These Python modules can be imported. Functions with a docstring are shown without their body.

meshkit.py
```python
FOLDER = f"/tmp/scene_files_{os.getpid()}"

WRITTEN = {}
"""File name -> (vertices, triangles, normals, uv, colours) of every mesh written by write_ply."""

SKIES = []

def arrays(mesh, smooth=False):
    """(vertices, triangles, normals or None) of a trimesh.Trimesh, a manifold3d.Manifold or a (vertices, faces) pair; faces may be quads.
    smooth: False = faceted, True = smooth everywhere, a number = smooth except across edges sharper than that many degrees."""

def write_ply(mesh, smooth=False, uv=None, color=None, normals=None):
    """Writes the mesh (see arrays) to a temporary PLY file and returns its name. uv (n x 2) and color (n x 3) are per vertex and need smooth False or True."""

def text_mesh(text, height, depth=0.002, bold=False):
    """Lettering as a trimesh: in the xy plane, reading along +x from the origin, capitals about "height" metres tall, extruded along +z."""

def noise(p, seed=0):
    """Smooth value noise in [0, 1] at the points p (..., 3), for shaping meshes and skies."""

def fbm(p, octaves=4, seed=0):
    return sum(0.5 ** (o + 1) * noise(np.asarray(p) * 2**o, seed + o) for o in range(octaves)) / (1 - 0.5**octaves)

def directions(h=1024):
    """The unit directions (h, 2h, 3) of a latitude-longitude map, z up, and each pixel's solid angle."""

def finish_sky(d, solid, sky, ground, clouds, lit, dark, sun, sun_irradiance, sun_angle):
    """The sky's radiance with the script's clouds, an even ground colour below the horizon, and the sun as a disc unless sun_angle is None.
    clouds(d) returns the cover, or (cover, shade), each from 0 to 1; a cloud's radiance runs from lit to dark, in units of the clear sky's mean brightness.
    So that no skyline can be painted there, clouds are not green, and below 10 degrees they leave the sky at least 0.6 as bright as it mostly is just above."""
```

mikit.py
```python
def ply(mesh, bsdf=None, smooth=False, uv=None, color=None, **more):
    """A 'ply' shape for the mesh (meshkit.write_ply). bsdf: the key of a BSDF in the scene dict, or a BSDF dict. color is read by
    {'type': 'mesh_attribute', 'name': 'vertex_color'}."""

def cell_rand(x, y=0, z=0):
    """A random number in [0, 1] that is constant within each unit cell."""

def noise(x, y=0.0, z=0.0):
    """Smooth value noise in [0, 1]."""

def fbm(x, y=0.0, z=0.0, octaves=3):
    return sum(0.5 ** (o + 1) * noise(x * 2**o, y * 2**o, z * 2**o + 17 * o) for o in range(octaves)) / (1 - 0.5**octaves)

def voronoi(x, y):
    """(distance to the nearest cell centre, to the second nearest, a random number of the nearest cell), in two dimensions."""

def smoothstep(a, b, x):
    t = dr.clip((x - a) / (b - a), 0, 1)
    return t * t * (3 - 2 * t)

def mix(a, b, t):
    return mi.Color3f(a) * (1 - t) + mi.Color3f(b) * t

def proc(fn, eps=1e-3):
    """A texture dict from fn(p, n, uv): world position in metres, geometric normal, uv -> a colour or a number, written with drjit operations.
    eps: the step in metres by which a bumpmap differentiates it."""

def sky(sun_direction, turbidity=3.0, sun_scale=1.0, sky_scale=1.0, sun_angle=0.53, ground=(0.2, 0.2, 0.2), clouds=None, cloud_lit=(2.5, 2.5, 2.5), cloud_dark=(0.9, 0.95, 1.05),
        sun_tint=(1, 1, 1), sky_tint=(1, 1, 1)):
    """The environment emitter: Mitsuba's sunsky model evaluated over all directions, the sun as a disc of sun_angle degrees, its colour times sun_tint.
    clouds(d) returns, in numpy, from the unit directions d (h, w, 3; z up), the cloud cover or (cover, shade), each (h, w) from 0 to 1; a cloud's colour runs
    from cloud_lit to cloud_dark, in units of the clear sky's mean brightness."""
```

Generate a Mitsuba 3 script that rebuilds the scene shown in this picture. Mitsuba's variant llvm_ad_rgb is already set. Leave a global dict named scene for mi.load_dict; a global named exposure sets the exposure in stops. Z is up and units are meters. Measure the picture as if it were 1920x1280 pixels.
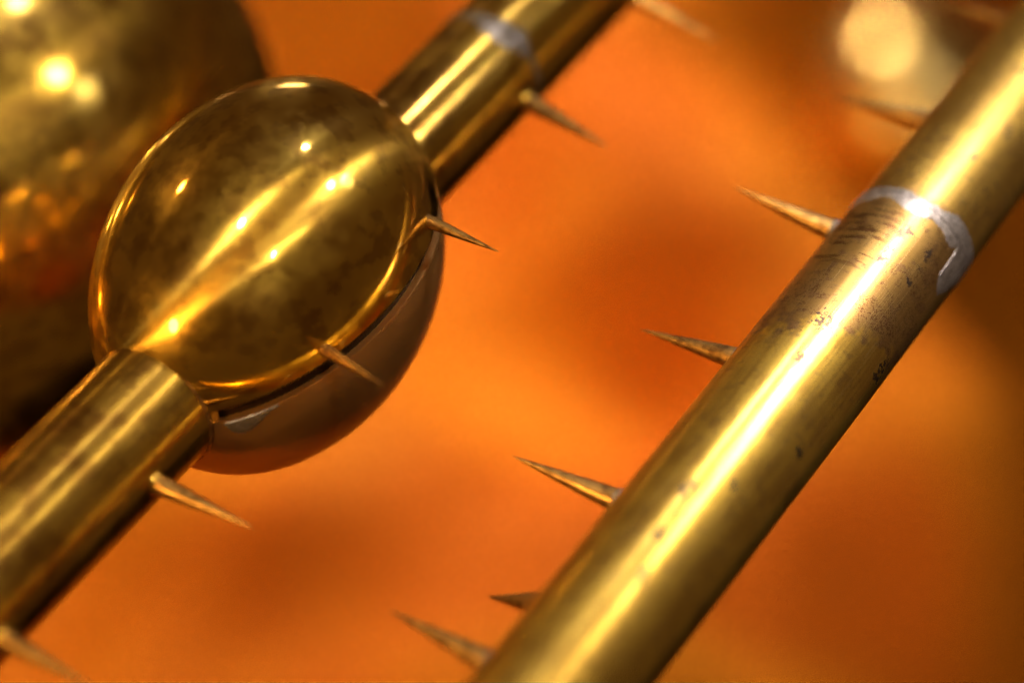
import math
import numpy as np
import trimesh
import drjit as dr
import mitsuba as mi
import mikit
from mikit import proc, noise, fbm, smoothstep, mix
import meshkit

T = mi.ScalarTransform4f
scene, labels = {"type": "scene"}, {}
MM = 0.001

# ------------------------------------------------------------------ camera, light, exposure
PITCH = math.radians(47.81)
EYE = np.array([0.0, 0.0, 0.7430])
LOOK = np.array([0.0, math.cos(PITCH), -math.sin(PITCH)])
scene["camera"] = {
    "type": "thinlens", "fov": 21.73, "fov_axis": "x", "aperture_radius": 0.0096, "focus_distance": 0.390,
    "near_clip": 0.02, "far_clip": 20.0,
    "to_world": T().look_at(origin=EYE.tolist(), target=(EYE + LOOK).tolist(), up=[0, 0, 1]),
}
exposure = 3.0

scene["room_glow"] = {"type": "constant", "radiance": {"type": "rgb", "value": [0.0086, 0.0040, 0.0012]}}


def lamp(key, at, towards, radius, rgb, label, snoot=0.12):
    """A round lamp outside the frame: a housing cup and a glowing disc in its mouth."""
    at, towards = np.array(at, float), np.array(towards, float)
    frame = T().look_at(origin=at.tolist(), target=towards.tolist(), up=[0.1, 0.3, 0.9])
    cup = trimesh.creation.revolve(np.array([[0, -0.9], [0.55, -0.9], [0.8, -0.7], [1.12, -0.1], [1.12, snoot], [1.04, snoot], [1.04, -0.03], [0, -0.03]]) * radius, sections=40)
    scene[key + "__housing"] = {**mikit.ply(cup, "lamp_housing", smooth=35), "to_world": frame}
    disc = trimesh.creation.revolve(np.array([[0, 0.03], [0.6, 0.02], [1.02, 0.0]]) * radius, sections=40)
    if disc.face_normals[:, 2].mean() < 0:
        disc.invert()
    scene[key + "__bulb"] = {**mikit.ply(disc, "lamp_housing", smooth=True), "to_world": frame, "emitter": {"type": "area", "radiance": {"type": "rgb", "value": list(map(float, rgb))}}}
    labels[key] = {"label": label, "category": "lamp"}


scene["lamp_housing"] = {"type": "principled", "base_color": {"type": "rgb", "value": [0.01, 0.01, 0.01]}, "roughness": 0.5}
MID = np.array([0.0, 0.30, 0.45])
BEADP = np.array([-0.036, 0.278, 0.451])


def from_bead(d, dist):
    d = np.array(d, float)
    return BEADP + d / np.linalg.norm(d) * dist


WARM, NEUTRAL, AMBER = np.array([1, 0.80, 0.44]), np.array([1, 0.90, 0.78]), np.array([1, 0.72, 0.36])
lamp("ceiling_lamp", from_bead((-0.12, -0.04, 0.99), 0.75), MID, 0.026, 40 * WARM, "round warm lamp straight above the bead, outside the frame")
lamp("ceiling_lamp_001", (0.313, 0.438, 0.896), MID, 0.022, 17 * WARM, "round warm lamp high to the right of the tubes, outside the frame")
lamp("ceiling_lamp_002", from_bead((0.26, 0.57, 0.78), 0.62), MID, 0.014, 25 * NEUTRAL, "small round neutral lamp high beyond the tubes, outside the frame")
lamp("ceiling_lamp_003", from_bead((0.27, -0.33, 0.90), 0.95), [0.0, 0.70, 0.0], 0.018, 60 * WARM, "round warm lamp behind the viewer, outside the frame")
lamp("ceiling_lamp_004", (0.177, 0.413, 0.716), [0.082, 0.264, 0.449], 0.020, 40 * NEUTRAL, "round neutral lamp in a long snoot close above the right tube, outside the frame", 5.6)
lamp("wall_lamp", from_bead((-0.70, -0.56, 0.44), 0.80), MID, 0.050, 16 * np.array([1, 0.50, 0.10]), "orange lamp low to the left behind the viewer, outside the frame")
lamp("wall_lamp_001", from_bead((-0.66, 0.50, 0.56), 0.75), MID, 0.022, 12 * np.array([1, 0.58, 0.16]), "orange lamp high to the left beyond the tubes, outside the frame")
lamp("stage_lamp", (-0.12, 1.36, 0.50), [0.03, 0.66, 0.0], 0.060, 33 * AMBER, "large round amber lamp low beyond the cloth, outside the frame", 2.7)

# ------------------------------------------------------------------ frame of the tubes (millimetres here; metres in the scene)
D = np.array([0.55002, 0.83515, 0.0])        # along the tubes, away from the viewer
S = np.array([0.83515, -0.55002, 0.0])       # sideways, to the right
Z = np.array([0.0, 0.0, 1.0])
PR = np.array([36.133, 249.413, 449.49])     # a point on the axis of the right tube
PL = np.array([-35.333, 277.634, 450.51])    # a point on the axis of the left tube
R = 10.0


def put(key, mesh, bsdf, smooth=30, axis=None):
    """axis: (centre, direction) gives the mesh texture coordinates: u along the axis, v round it."""
    m = mesh.copy()
    uv = None
    if axis is not None:
        c, w = np.asarray(axis[0], float), np.asarray(axis[1], float)
        side = np.cross(w, Z)
        side /= np.linalg.norm(side)
        up = np.cross(side, w)
        m = trimesh.graph.smooth_shade(m, angle=math.radians(smooth), facet_minarea=None)
        o = m.vertices - c
        uv = np.c_[o @ w / 10, np.arctan2(o @ side, o @ up)]
        smooth = True
        cut = np.ptp(uv[m.faces][:, :, 1], axis=1) > 3.0       # faces across the wrap, underneath
        extra, faces = [], m.faces.copy()
        v, vuv = list(m.vertices), list(uv)
        vn = list(m.vertex_normals)
        for f in np.nonzero(cut)[0]:
            for k in range(3):
                if uv[faces[f, k], 1] < 0:
                    v.append(m.vertices[faces[f, k]])
                    vn.append(m.vertex_normals[faces[f, k]])
                    vuv.append(uv[faces[f, k]] + [0, 2 * math.pi])
                    faces[f, k] = len(v) - 1
        path = meshkit.write_ply((np.array(v) * MM, faces), True, np.array(vuv), None, np.array(vn))
        scene[key] = {"type": "ply", "filename": path, "face_normals": False, "bsdf": {"type": "ref", "id": bsdf}}
        return
    m.apply_scale(MM)
    scene[key] = mikit.ply(m, bsdf, smooth=smooth)


def grid(points, close):
    """Mesh of a (rows, columns, 3) grid of points; columns wrap if close."""
    n, k = points.shape[:2]
    i, j = np.meshgrid(np.arange(n - 1), np.arange(k if close else k - 1), indexing="ij")
    j2 = (j + 1) % k
    q = np.stack([i * k + j, i * k + j2, (i + 1) * k + j2, (i + 1) * k + j], -1).reshape(-1, 4)
    return trimesh.Trimesh(points.reshape(-1, 3), np.vstack([q[:, [0, 1, 2]], q[:, [0, 2, 3]]]), process=False)


def outward(m, from_point=None, axis=None):
    c = m.triangles_center
    o = c - np.asarray(from_point)
    if axis is not None:
        o = o - (o @ axis)[:, None] * axis
    if (m.face_normals * o).sum() < 0:
        m.invert()
    return m


def tube(P, a0, a1, r=R, seed=1, wobble=0.035, end_chamfer=0.25):
    """A drawn tube along D with chamfered ends and faint dents."""
    n = int((a1 - a0) / 2.0) + 2
    a = np.linspace(a0, a1, n)
    a = np.concatenate([[a0, a0 + 0.02], [a0 + end_chamfer], a[1:-1], [a1 - end_chamfer], [a1 - 0.02, a1]])
    rr = np.full(len(a), r)
    rr[[0, -1]] = r - 1.4
    rr[[1, -2]] = r - end_chamfer
    th = np.linspace(0, 2 * np.pi, 97)[:-1]
    A, TH = np.meshgrid(a, th, indexing="ij")
    q = np.stack([A / 23.0, np.cos(TH) * 1.6 + 7, np.sin(TH) * 1.6 + 3 * seed], -1)
    rad = rr[:, None] + wobble * 2 * (meshkit.fbm(q, 3, seed) - 0.5)
    p = P + A[..., None] * D + rad[..., None] * (np.sin(TH)[..., None] * S + np.cos(TH)[..., None] * Z)
    return outward(grid(p, True), P, D)


def lathe_between(A, B, profile, sections=40, jitter=0.0, seed=0):
    """A turned piece: profile = (distance along A to B, radius)."""
    A, B = np.asarray(A, float), np.asarray(B, float)
    w = (B - A) / np.linalg.norm(B - A)
    u = np.cross(w, [0.3, 0.2, 0.93])
    u /= np.linalg.norm(u)
    v = np.cross(w, u)
    th = np.linspace(0, 2 * np.pi, sections + 1)[:-1]
    t, r = np.array(profile, float).T
    TT, TH = np.meshgrid(t, th, indexing="ij")
    rad = np.repeat(r[:, None], sections, 1)
    if jitter:
        q = np.stack([TT * 0.9, np.cos(TH) * 1.3 + 3, np.sin(TH) * 1.3 + seed * 5], -1)
        rad = rad * (1 + jitter * 2 * (meshkit.fbm(q, 3, seed) - 0.5))
    p = A + TT[..., None] * w + rad[..., None] * (np.cos(TH)[..., None] * u + np.sin(TH)[..., None] * v)
    return outward(grid(p, True), A, w)


def spike(key, A, tip, r_start, base_r=1.75, seed=0, collar="solder"):
    """A tapered thorn from a point of the axis to its tip; only what stands out of the surface is built, with a solder collar at its foot."""
    A, tip = np.asarray(A, float), np.asarray(tip, float)
    L = np.linalg.norm(tip - A)
    t = np.linspace(r_start - 1.0, L, 26)
    f = np.clip((t - r_start) / (L - r_start), 0, 1)
    rad = base_r * ((1 - f) ** 0.92) * (1 + 0.10 * f * (1 - f)) + 0.04
    rad[-1] = 0.005
    put(key, lathe_between(A, tip, np.c_[t, rad], 28, 0.05, seed), "spike_brass", 45)
    if collar is None:
        return
    foot = [(r_start - 1.3, base_r * 1.30), (r_start + 0.05, base_r * 1.16), (r_start + 0.35, base_r * 1.07), (r_start + 0.75, base_r * 1.01), (r_start + 1.0, base_r * 0.88)]
    put(key + "__collar", lathe_between(A, tip, foot, 28, 0.10, seed + 50), collar, 50)


# ------------------------------------------------------------------ materials
def local(p, P):
    """(along, angle) of a point on a tube whose axis passes through P (in mm and radians; angle 0 is up, positive to the right)."""
    x, y, z = p.x * 1000 - float(P[0]), p.y * 1000 - float(P[1]), p.z * 1000 - float(P[2])
    a = x * float(D[0]) + y * float(D[1])
    s = x * float(S[0]) + y * float(S[1])
    return a, dr.atan2(s, z)


BRASS, YELLOW, BROWN = (0.70, 0.44, 0.095), (0.87, 0.59, 0.12), (0.37, 0.185, 0.045)


def brassy(color, rough_sharp, rough_soft, share, name, bump=None, turned=None):
    """Brass under a thin uneven tarnish: a clear reflection and a cloudy one, mixed."""
    def lobe(rough):
        g = {"type": "principled", "metallic": 1.0, "base_color": color, "roughness": rough}
        return g if bump is None else {"type": "bumpmap", "arbitrary": bump, "scale": 1.0, "nested": g}

    one, two = lobe(rough_sharp), lobe(rough_soft)
    if turned is not None:      # polishing marks draw a highlight out along the mesh's u
        three = {"type": "principled", "metallic": 1.0, "base_color": color, "roughness": turned[0], "anisotropic": 0.97}
        one = {"type": "blendbsdf", "weight": turned[1], "a": one, "b": three}
    b = {"type": "blendbsdf", "weight": share, "a": one, "b": two}
    scene[name] = {"type": "twosided", "nested": b}


def cloud(p, f, seed=0.0):
    return fbm(p.x * 1000 * f + 11.3 + seed, p.y * 1000 * f + 5.1, p.z * 1000 * f + seed * 3, 4)


# right tube: patches of tarnish, bare yellow brass, ink-dark spots
SPOTS = [(37.4, 12.2, 1.3, 3.2), (32.8, 12.4, 1.1, 2.2), (30.4, 11.7, 1.0, 3.0), (37.8, 18.3, 0.25, 2.6), (36.9, 42.3, 0.9, 3.2), (34.1, 41.7, 0.7, 2.2), (30.6, 42.3, 0.5, 2.6),
         (14.8, 5.8, 1.5, 8.0), (7.2, 9.1, 1.7, 4.0), (-23.3, 4.9, 1.8, 6.0), (-31.5, 8.5, 1.2, 4.0), (-5.0, 58, 1.1, 4.0), (-18.0, 31, 0.8, 3.0), (-39.0, 18, 1.4, 4.5), (17.1, 79, 2.0, 6.0), (58, 20, 0.8, 2.5), (66, 31, 1.0, 3.0), (80, 12, 1.3, 3.0)]


def right_fields(p):
    a, th = local(p, PR)
    deg = th * 57.2958
    n1 = fbm(a * 0.23, deg * 0.035 + 40, 3.0, 4)
    n2 = fbm(a * 0.8 + 9, deg * 0.14 + 20, 1.0, 4)
    n3 = fbm(a * 2.2 + 5, deg * 0.40 + 12, 6.0, 4)
    streak = fbm(a * 0.10 + 3, deg * 0.55 + 70, 2.0, 3)              # drawn lengthwise
    edge = a + (n2 - 0.5) * 9 - (deg - 5) * 0.085                       # ragged rim of the bare part
    tarn = smoothstep(12.2, 15.2, edge) * (0.55 + 0.6 * n1) * (1 - 0.65 * smoothstep(44, 48, a + (n2 - 0.5) * 6))
    across = smoothstep(0.53, 0.64, fbm(a * 2.3, deg * 0.06 + 31, 7.0, 4)) * smoothstep(24, 30, a) * smoothstep(42, 39, a) * smoothstep(12, -4, deg)
    spots = mi.Float(0)
    for sa, sd, ra, rd in SPOTS:
        q = dr.square((a - sa) / (ra * 1.25)) + dr.square((deg - sd) / (rd * 1.25))
        spots = dr.maximum(spots, smoothstep(1.15, 0.55, q + (n3 - 0.42) * 5.0))
    return a, deg, n1, n2, streak, dr.clip(tarn, 0, 1), across, spots


def right_color(p, n, uv):
    a, deg, n1, n2, streak, tarn, across, spots = right_fields(p)
    grain = fbm(a * 5.0 + 2, deg * 1.0 + 60, 8.0, 3)
    line = noise(a * 0.12 + 5, deg * 2.4 + 90, 11.0)
    c = mix(BRASS, YELLOW, smoothstep(0.35, 0.65, n1 * 0.5 + streak * 0.5))
    c = mix(c, (0.40, 0.23, 0.10), dr.clip(tarn * 0.95 + smoothstep(0.60, 0.74, n2) * 0.35, 0, 1))
    c = mix(c, (0.20, 0.095, 0.035), dr.clip(smoothstep(0.50, 0.66, grain) * (0.15 + 0.75 * tarn * smoothstep(0.42, 0.6, n1 * 0.6 + n2 * 0.4)), 0, 1))
    c = mix(c, (0.80, 0.62, 0.30), smoothstep(0.80, 0.93, line) * 0.45)
    c = mix(c, (0.13, 0.055, 0.020), across * 0.9)
    return mix(c, (0.085, 0.058, 0.055), spots * 0.95)


def right_share(p, n, uv):
    a, deg, n1, n2, streak, tarn, across, spots = right_fields(p)
    return dr.clip(0.50 + 0.25 * tarn + 0.3 * (streak - 0.5) + 0.25 * (n1 - 0.5) + 0.3 * spots, 0.2, 0.95)


def scratches(P):
    def fn(p, n, uv):
        a, th = local(p, P)
        deg = th * 57.2958
        lengthwise = fbm(a * 0.05, deg * 2.6, 4.0, 2)
        grit = noise(a * 5.0, deg * 0.9, 2.0)
        return (lengthwise * 0.9 + grit * 0.5) * 6e-6
    return fn


brassy(proc(right_color), 0.22, 0.48, proc(right_share), "right_brass", proc(scratches(PR), 2e-4))


def left_color(p, n, uv):
    a, th = local(p, PL)
    deg = th * 57.2958
    n1 = fbm(a * 0.16, deg * 0.03 + 80, 5.0, 4)
    n2 = fbm(a * 0.6, deg * 0.10 + 30, 2.0, 4)
    streak = fbm(a * 0.06 + 3, deg * 0.4 + 70, 2.0, 3)
    c = mix(BRASS, YELLOW, smoothstep(0.40, 0.70, streak))
    return mix(c, BROWN, dr.clip(smoothstep(0.44, 0.66, n1) * 0.65 + smoothstep(0.55, 0.72, n2) * 0.4, 0, 1))


def left_share(p, n, uv):
    a, th = local(p, PL)
    return dr.clip(0.32 + 0.7 * (fbm(a * 0.15, th * 3 + 9, 1.0, 4) - 0.5), 0.1, 0.8)


brassy(proc(left_color), 0.15, 0.42, proc(left_share), "left_brass", proc(scratches(PL), 2e-4), (0.34, 0.28))


def bead_color(p, n, uv):
    n1, n2 = cloud(p, 0.09), cloud(p, 0.33, 4.0)
    c = mix(BRASS, YELLOW, smoothstep(0.35, 0.6, n1))
    return mix(c, BROWN, dr.clip(smoothstep(0.46, 0.66, n2) * 0.5 + smoothstep(0.5, 0.7, n1) * 0.3, 0, 1))


def bead_share(p, n, uv):
    return dr.clip(0.20 + 1.1 * (cloud(p, 0.12, 2.0) - 0.5) + 0.5 * (cloud(p, 0.5, 6.0) - 0.5), 0.08, 0.85)


def sanded_stripe(p, n, uv):
    """A stripe sanded lengthwise over the top of the bead; little of it elsewhere."""
    q = (p.x * 1000 + 36.55) * 0.5786 - (p.y * 1000 - 278.11) * 0.6554 - (p.z * 1000 - 451.31) * 0.4855
    r = (p.x * 1000 + 36.55) * 0.67 + (p.y * 1000 - 278.11) * 0.71 - (p.z * 1000 - 451.31) * 0.16
    q = q + 2.2 * (fbm(q * 0.5, r * 0.12, 3.0, 3) - 0.5)
    fibre = fbm(q * 3.0, r * 0.10 + 7, 5.0, 3)
    inside = smoothstep(-7.5, -5.0, q) * smoothstep(4.2, 2.0, q)
    return dr.clip(0.05 + inside * (0.50 + 0.5 * (fibre - 0.5)), 0, 1)


def fine_bump(p, n, uv):
    return (noise(p.x * 9000, p.y * 9000, p.z * 9000) * 0.4 + fbm(p.x * 900, p.y * 900, p.z * 900, 3)) * 4e-6


brassy(proc(bead_color), 0.07, 0.36, proc(bead_share), "bead_brass", proc(fine_bump, 1e-4), (0.30, proc(sanded_stripe)))
brassy(proc(bead_color), 0.12, 0.40, proc(bead_share), "ball_brass", proc(fine_bump, 1e-4), (0.30, 0.18))


brassy({"type": "rgb", "value": [0.95, 0.72, 0.34]}, 0.22, 0.36, 0.12, "clear_brass")
brassy({"type": "rgb", "value": [0.72, 0.40, 0.16]}, 0.20, 0.60, 0.65, "dull_brass", proc(fine_bump, 1e-4))


def spike_color(p, n, uv):
    k = cloud(p, 0.9, 1.0)
    return mix((0.62, 0.37, 0.14), (0.30, 0.155, 0.06), smoothstep(0.42, 0.72, k))


def spike_bump(p, n, uv):
    return fbm(p.x * 2600, p.y * 2600, p.z * 2600, 3) * 1.2e-5


brassy(proc(spike_color), 0.28, 0.52, 0.55, "spike_brass", proc(spike_bump, 5e-5))


def solder_color(p, n, uv):
    k, g = cloud(p, 1.1, 3.0), noise(p.x * 6000, p.y * 6000, p.z * 6000)
    return mix((0.30, 0.265, 0.275), (0.54, 0.49, 0.51), smoothstep(0.35, 0.65, k * 0.6 + g * 0.4))


def solder_bump(p, n, uv):
    return fbm(p.x * 1800, p.y * 1800, p.z * 1800, 4) * 6e-5


brassy(proc(solder_color), 0.36, 0.62, 0.6, "solder", proc(solder_bump, 5e-5))
scene["seam_dark"] = {"type": "principled", "metallic": 0.6, "base_color": {"type": "rgb", "value": [0.035, 0.018, 0.010]}, "roughness": 0.55}


def ground_color(p, n, uv):
    k = fbm(p.x * 9, p.y * 9, 1.0, 4)
    w = noise(p.x * 900, p.y * 900, 0.0)
    c = mix((0.60, 0.140, 0.009), (0.74, 0.255, 0.017), smoothstep(0.35, 0.65, k))
    return c * (0.92 + 0.16 * w)


scene["orange_cloth"] = {"type": "twosided", "nested": {"type": "principled", "base_color": proc(ground_color), "roughness": 0.8, "specular": 0.2}}

# ------------------------------------------------------------------ the setting: a dark floor and a rumpled orange cloth far below
scene["dark_floor"] = {"type": "principled", "base_color": {"type": "rgb", "value": [0.34, 0.15, 0.05]}, "roughness": 0.6}
scene["floor"] = mikit.ply(grid(np.array([[[-1.6, -0.8, -0.75], [-1.6, 2.4, -0.75]], [[1.6, -0.8, -0.75], [1.6, 2.4, -0.75]]], float), False), "dark_floor")
labels["floor"] = {"label": "dark brown floor under the orange cloth", "kind": "structure"}
MOUNDS = [(0.17, 0.595, 0.05, 0.045), (-0.15, 0.745, 0.04, 0.05), (0.02, 0.555, 0.03, 0.05), (0.045, 0.755, 0.062, 0.055), (-0.085, 0.885, 0.065, 0.05), (0.10, 0.905, 0.07, 0.045), (-0.10, 0.60, 0.035, 0.05), (0.16, 0.66, 0.05, 0.05)]      # heaps of cloth


def cloth_height(x, y):
    q = np.stack([x, y, 0 * x], -1)
    z = 0.14 * (meshkit.fbm(q * 7.0 + 3.1, 3, 5) - 0.5) + 0.05 * (meshkit.noise(q * np.array([13.0, 7.0, 1]) + 9.7, 8) - 0.5)
    for mx, my, mh, ms in MOUNDS:
        z = z + mh * np.exp(-((x - mx) ** 2 + (y - my) ** 2) / (2 * ms**2))
    over, near = np.maximum(x - 0.085, 0), np.maximum(0.50 - y, 0)
    return z - 1.5 * over**2 / (over + 0.05) - 0.50 * near**2 / (near + 0.10)      # it falls away to the right and towards the viewer


gx, gy = np.meshgrid(np.linspace(-0.75, 0.55, 301), np.linspace(-0.10, 1.75, 421), indexing="ij")
gz = cloth_height(gx, gy)
scene["orange_drape"] = mikit.ply(grid(np.stack([gx, gy, gz], -1), False), "orange_cloth", smooth=True)
labels["orange_drape"] = {"label": "softly rumpled orange cloth far below the tubes, out of focus", "category": "cloth"}

# ------------------------------------------------------------------ right tube
rt = "spiked_tube"
labels[rt] = {"label": "brightly lit brass tube on the right with a grey soldered joint and thorns pointing left", "category": "tube"}
put(rt + "__shaft", tube(PR, -330, 44.0 - 0.06, seed=1), "right_brass")
put(rt + "__shaft_001", tube(PR, 44.0 + 0.06, 330, r=9.96, seed=2), "right_brass")

low = np.array([(-180, 42.6), (-120, 42.0), (-54, 41.8), (-37, 41.7), (-27, 42.6), (-16, 42.6), (0, 41.2), (11, 41.4), (18, 41.7), (26, 42.4), (38, 42.3), (47, 41.7), (54, 41.6), (60, 42.9), (62.5, 41.2), (61, 38.6), (63, 36.7), (70, 35.4), (78, 35.2), (86, 37.6), (100, 42.2), (130, 42.8), (180, 42.6)])
high = np.array([(-180, 45.6), (-120, 45.2), (-55, 45.15), (-43, 45.15), (-24, 45.2), (-13, 45.4), (-4, 45.3), (0, 44.9), (4, 44.9), (11, 45.1), (22, 45.4), (28, 45.2), (33, 46.0), (40, 46.6), (46, 46.9), (62, 47.1), (81, 47.1), (101, 47.6), (140, 46.2), (180, 45.6)])


def solder_band(P, a_line, lo, hi, thick, seed):
    """A smear of solder round a joint: thick at the line, thin at its ragged rims, with the crack of the joint along it."""
    th = np.radians(np.linspace(-180, 180, 541)[:-1])
    deg = np.degrees(th)
    rag = 0.5 * (meshkit.fbm(np.stack([deg * 0.16, 0 * deg, 0 * deg + seed], -1), 4, seed) - 0.5)
    l = np.interp(deg, np.degrees(np.radians(lo[:, 0])), lo[:, 1]) + rag - a_line
    h = np.interp(deg, hi[:, 0], hi[:, 1]) + 1.3 * rag[::-1] - a_line
    l, h = np.minimum(l, -0.4), np.maximum(h, 0.4)
    rows = []
    for f, e in ((1.0, -0.12), (0.985, 0.02), (0.9, 0.5), (0.7, 0.8), (0.45, 0.95), (0.2, 1.0)):
        rows.append((l * f, e))
    rows += [(0 * l - 0.13, 0.95), (0 * l - 0.07, -1.2), (0 * l + 0.04, -1.2), (0 * l + 0.10, 0.72)]
    for f, e in ((0.2, 0.8), (0.45, 0.72), (0.7, 0.6), (0.9, 0.4), (0.985, 0.02), (1.0, -0.12)):
        rows.append((np.maximum(h * f, 0.12), e))
    A = np.stack([r[0] for r in rows]) + a_line
    E = np.repeat(np.array([r[1] for r in rows])[:, None], len(th), 1)
    lump = meshkit.fbm(np.stack([A * 0.9, np.repeat(deg[None] * 0.12, len(rows), 0), 0 * A], -1), 3, seed + 3)
    E = np.where(E > 0, E * (0.45 + 1.1 * lump), E)
    rad = R + thick * E
    TH = np.repeat(th[None], len(rows), 0)
    p = P + A[..., None] * D + rad[..., None] * (np.sin(TH)[..., None] * S + np.cos(TH)[..., None] * Z)
    return outward(grid(p, True), P, D)


put(rt + "__solder_joint", solder_band(PR, 44.0, low, high, 0.12, 4), "solder", 40)
labels[rt + "__solder_joint"] = {"label": "grey ragged ring of solder round the joint"}

RIGHT_SPIKES = [(99.9, (72.05, 352.01, 442.66)), (72.9, (52.5, 323.42, 445.73)), (40.5, (34.41, 296.22, 452.0)), (11.2, (19.41, 272.88, 444.71)), (-22.3, (0.0, 244.18, 449.29)), (-55.9, (-16.96, 218.3, 447.51)), (-89.0, (-35.5, 190.6, 448.0))]
STUB = math.radians(241.5)
RIGHT_SPIKES.append((-40.0, tuple(PR - 40.0 * D + 24 * (math.sin(STUB) * S + math.cos(STUB) * Z))))      # from the row underneath
num = lambda i: "" if i == 0 else f"_{i:03d}"
for i, (a, tip) in enumerate(RIGHT_SPIKES):
    spike(f"{rt}__spike{num(i)}", PR + a * D, tip, R, 2.3 if i == len(RIGHT_SPIKES) - 1 else 1.75, i)

# ------------------------------------------------------------------ left tube with its bead
lt = "spiked_tube_001"
labels[lt] = {"label": "darker brass tube on the left threaded through a polished bead, thorns pointing right", "category": "tube"}
put(lt + "__shaft", tube(PL, -330, 57.4, seed=5), "left_brass", 30, (PL, D))
put(lt + "__shaft_001", tube(PL, 57.52, 330, r=9.95, seed=6), "left_brass", 30, (PL, D))
lo2 = np.array([(-180, 57.0), (-30, 57.0), (-14, 56.2), (2, 54.4), (30, 54.2), (44, 56.0), (56, 57.0), (180, 57.0)])
hi2 = np.array([(-180, 57.9), (-30, 57.9), (-14, 58.6), (0, 58.4), (8, 58.8), (34, 59.8), (46, 58.6), (58, 57.9), (180, 57.9)])
put(lt + "__solder_joint", solder_band(PL, 57.46, lo2, hi2, 0.12, 9), "solder", 40)

CEN = np.array([-36.553, 278.106, 451.314])
AX = np.array([0.42696, 0.88130, 0.20250])
AX /= np.linalg.norm(AX)
BA, BB = 32.17, 24.92
POLISH = np.array([0.67, 0.71, -0.16])          # the way its polishing marks draw a highlight out
POLISH /= np.linalg.norm(POLISH)
NS = -0.052 * D - 0.295 * S + 0.954 * Z       # normal of the plane in which the two shells meet
NS /= np.linalg.norm(NS)
EU = np.cross(NS, D)
EU /= np.linalg.norm(EU)
EV = np.cross(NS, EU)


def egg_scale(v):
    """Distance along the unit vectors v from the bead's centre to its surface."""
    c = v @ AX
    return 1 / np.sqrt(c**2 / BA**2 + (1 - c**2) / BB**2)


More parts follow.
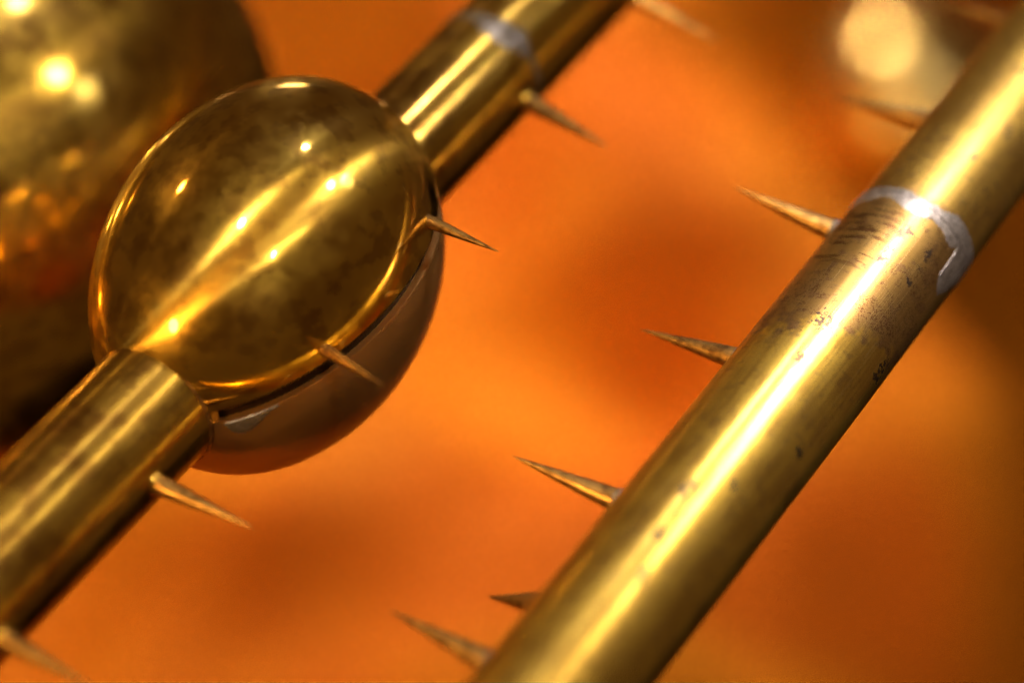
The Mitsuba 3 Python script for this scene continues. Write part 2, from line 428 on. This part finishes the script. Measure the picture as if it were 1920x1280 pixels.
def shell(sign, gap, shrink, lip):
    """Half of the bead: from its pole to the seam, with a rounded lip that turns in."""
    lat = np.concatenate([np.linspace(90, 3, 60), [2, 1.2, 0.6]])
    lon = np.radians(np.linspace(0, 360, 241)[:-1])
    rows = []
    for la in lat:
        la = np.radians(la)
        v = np.cos(la) * (np.cos(lon)[:, None] * EU + np.sin(lon)[:, None] * EV) + sign * np.sin(la) * NS
        rows.append(v * egg_scale(v)[:, None] * shrink + sign * gap * NS)
    last = rows[-1] - sign * (rows[-1] @ NS - sign * gap)[:, None] * NS
    flat = last / np.linalg.norm(last, axis=1, keepdims=True)
    rows.append(last + sign * lip * 0.45 * NS)
    rows.append(last - flat * lip * 0.15 + sign * lip * 0.15 * NS)
    rows.append(last - flat * lip * 0.55)
    rows.append(last - flat * 2.6)
    p = CEN + np.stack(rows)
    nrm = meshkit.fbm(p / 14.0, 3, 3) - 0.5
    p = p + (p - CEN) / np.linalg.norm(p - CEN, axis=-1, keepdims=True) * nrm[..., None] * 0.10
    return outward(grid(p, True), CEN)


put(lt + "__bead__upper_shell", shell(1, 1.0, 1.0, 0.3), "bead_brass", 50, (CEN, POLISH))
put(lt + "__bead__lower_shell", shell(-1, 1.0, 0.99, 0.5), "dull_brass", 50, (CEN, POLISH))
labels[lt + "__bead"] = {"label": "polished brass bead made of two half shells with a dark seam"}
lon = np.radians(np.linspace(0, 360, 241)[:-1])
v = np.cos(lon)[:, None] * EU + np.sin(lon)[:, None] * EV
ring = [CEN + v * (egg_scale(v) - 1.7)[:, None] + k * NS for k in (-1.6, 1.6)]
put(lt + "__bead__seam", outward(grid(np.stack(ring), True), CEN), "seam_dark", 50)


def joint_bead(sign, r_wire):
    """The fine fillet of solder where the tube enters the bead, swept along the line in which the two surfaces meet."""
    th = np.linspace(0, 2 * np.pi, 121)[:-1]
    rad = np.sin(th)[:, None] * S + np.cos(th)[:, None] * Z
    lo_a, hi_a = np.zeros(len(th)), np.full(len(th), 45.0)
    for _ in range(40):
        mid = 0.5 * (lo_a + hi_a)
        o = PL + sign * mid[:, None] * D + R * rad - CEN
        d = np.linalg.norm(o, axis=1)
        inside = d < egg_scale(o / d[:, None])
        lo_a, hi_a = np.where(inside, mid, lo_a), np.where(inside, hi_a, mid)
    c = PL + sign * lo_a[:, None] * D + R * rad
    k = np.linspace(0, 2 * np.pi, 11)[:-1]
    lump = 1 + 0.5 * (meshkit.fbm(c * 0.8, 3, 12) - 0.5)
    rows = c[None] + (r_wire * lump)[None, :, None] * (np.cos(k)[:, None, None] * rad[None] + np.sin(k)[:, None, None] * D)
    rows = np.concatenate([rows, rows[:1]])
    m = grid(rows, True)
    if m.volume < 0:
        m.invert()
    return m


put(lt + "__bead__joint", joint_bead(-1, 0.42), "spike_brass", 60)
put(lt + "__bead__joint_001", joint_bead(1, 0.42), "spike_brass", 60)
# solder left at the end of the seam beside the tube
def seam_solder():
    t = np.linspace(0, 1, 40)
    rows = []
    for f, e in ((0, -0.2), (0.06, 0.06), (0.3, 0.14), (0.7, 0.16), (0.94, 0.06), (1, -0.2)):
        la = -np.radians(1.5 + f * 6.5 * np.clip(np.sin(np.pi * t**0.6) * (1 - 0.55 * t), 0.12, 1))
        lo_ = SOLDER_LON[0] + (SOLDER_LON[1] - SOLDER_LON[0]) * t
        w = np.cos(la)[:, None] * (np.cos(lo_)[:, None] * EU + np.sin(lo_)[:, None] * EV) + np.sin(la)[:, None] * NS
        rows.append(CEN + w * (egg_scale(w) * 0.995 + e)[:, None] - 0.75 * NS)
    return outward(grid(np.stack(rows), False), CEN)


def lon_of(p):
    p = np.asarray(p, float)
    return math.atan2(p @ EV, p @ EU)


SOLDER_LON = [lon_of((-4.9, -30.2, 1.8)), lon_of((3.0, -28.6, 3.3))]
put(lt + "__bead__solder_patch", seam_solder(), "solder", 40)

LEFT_SPIKES = [(-73.8, (-54.23, 199.99, 455.06)), (-41.9, (-35.59, 227.86, 453.29)), (55.2, (15.3, 304.96, 452.0)), (86.5, (34.56, 334.33, 448.05)), (-106.0, (-71.0, 173.4, 455.0))]
for i, (a, tip) in enumerate(LEFT_SPIKES):
    spike(f"{lt}__spike{num(i)}", PL + a * D, tip, R, 1.55, 20 + i, "left_brass")
for i, (foot, tip) in enumerate([((-26.7, 255.0, 459.9), (-17.7, 243.1, 465.7)), ((-12.3, 279.0, 461.7), (-1.8, 270.5, 463.9))]):
    foot, tip = np.array(foot), np.array(tip)
    A = foot - (tip - foot) / np.linalg.norm(tip - foot) * 6
    spike(f"{lt}__spike{num(5 + i)}", A, tip, 6.0, 1.0, 40 + i, None)

# ------------------------------------------------------------------ the big brass ball behind the bead, on a tube of its own
bt = "brass_ball"
labels[bt] = {"label": "large egg-shaped brass ball at the upper left, half hidden behind the bead", "category": "ball"}
BC = np.array([-99.3, 338.7, 408.9])


def egg(c, axis, a, b, n=80, seed=0, dent=0.0):
    axis = np.asarray(axis, float) / np.linalg.norm(axis)
    t = np.linspace(0, np.pi, n)
    prof = np.c_[-a * np.cos(t), np.maximum(b * np.sin(t), 1e-3)]
    m = lathe_between(c, np.asarray(c) + axis, prof, 160)
    if dent:
        v = m.vertices
        o = v - c
        m.vertices = v + o / np.linalg.norm(o, axis=1, keepdims=True) * ((meshkit.fbm(v / (0.5 * b), 3, seed) - 0.5) * dent)[:, None]
    return outward(m, c)


put(bt + "__shell", egg(BC, D, 67.0, 54.0, 100, 7, 0.5), "ball_brass", 60, (BC, D))
put(bt + "__rod", tube(BC, -300, 300, r=8, seed=8), "left_brass", 30, (BC, D))

# ------------------------------------------------------------------ a second ball lying on the cloth, far out of focus
put("brass_ball_001", egg(np.array([163.7, 803.0, -2.0]), D, 44.5, 44.0, 80, 9, 0.1), "clear_brass", True)
labels["brass_ball_001"] = {"label": "blurred brass ball with a glowing highlight on the cloth at the upper right", "category": "ball"}
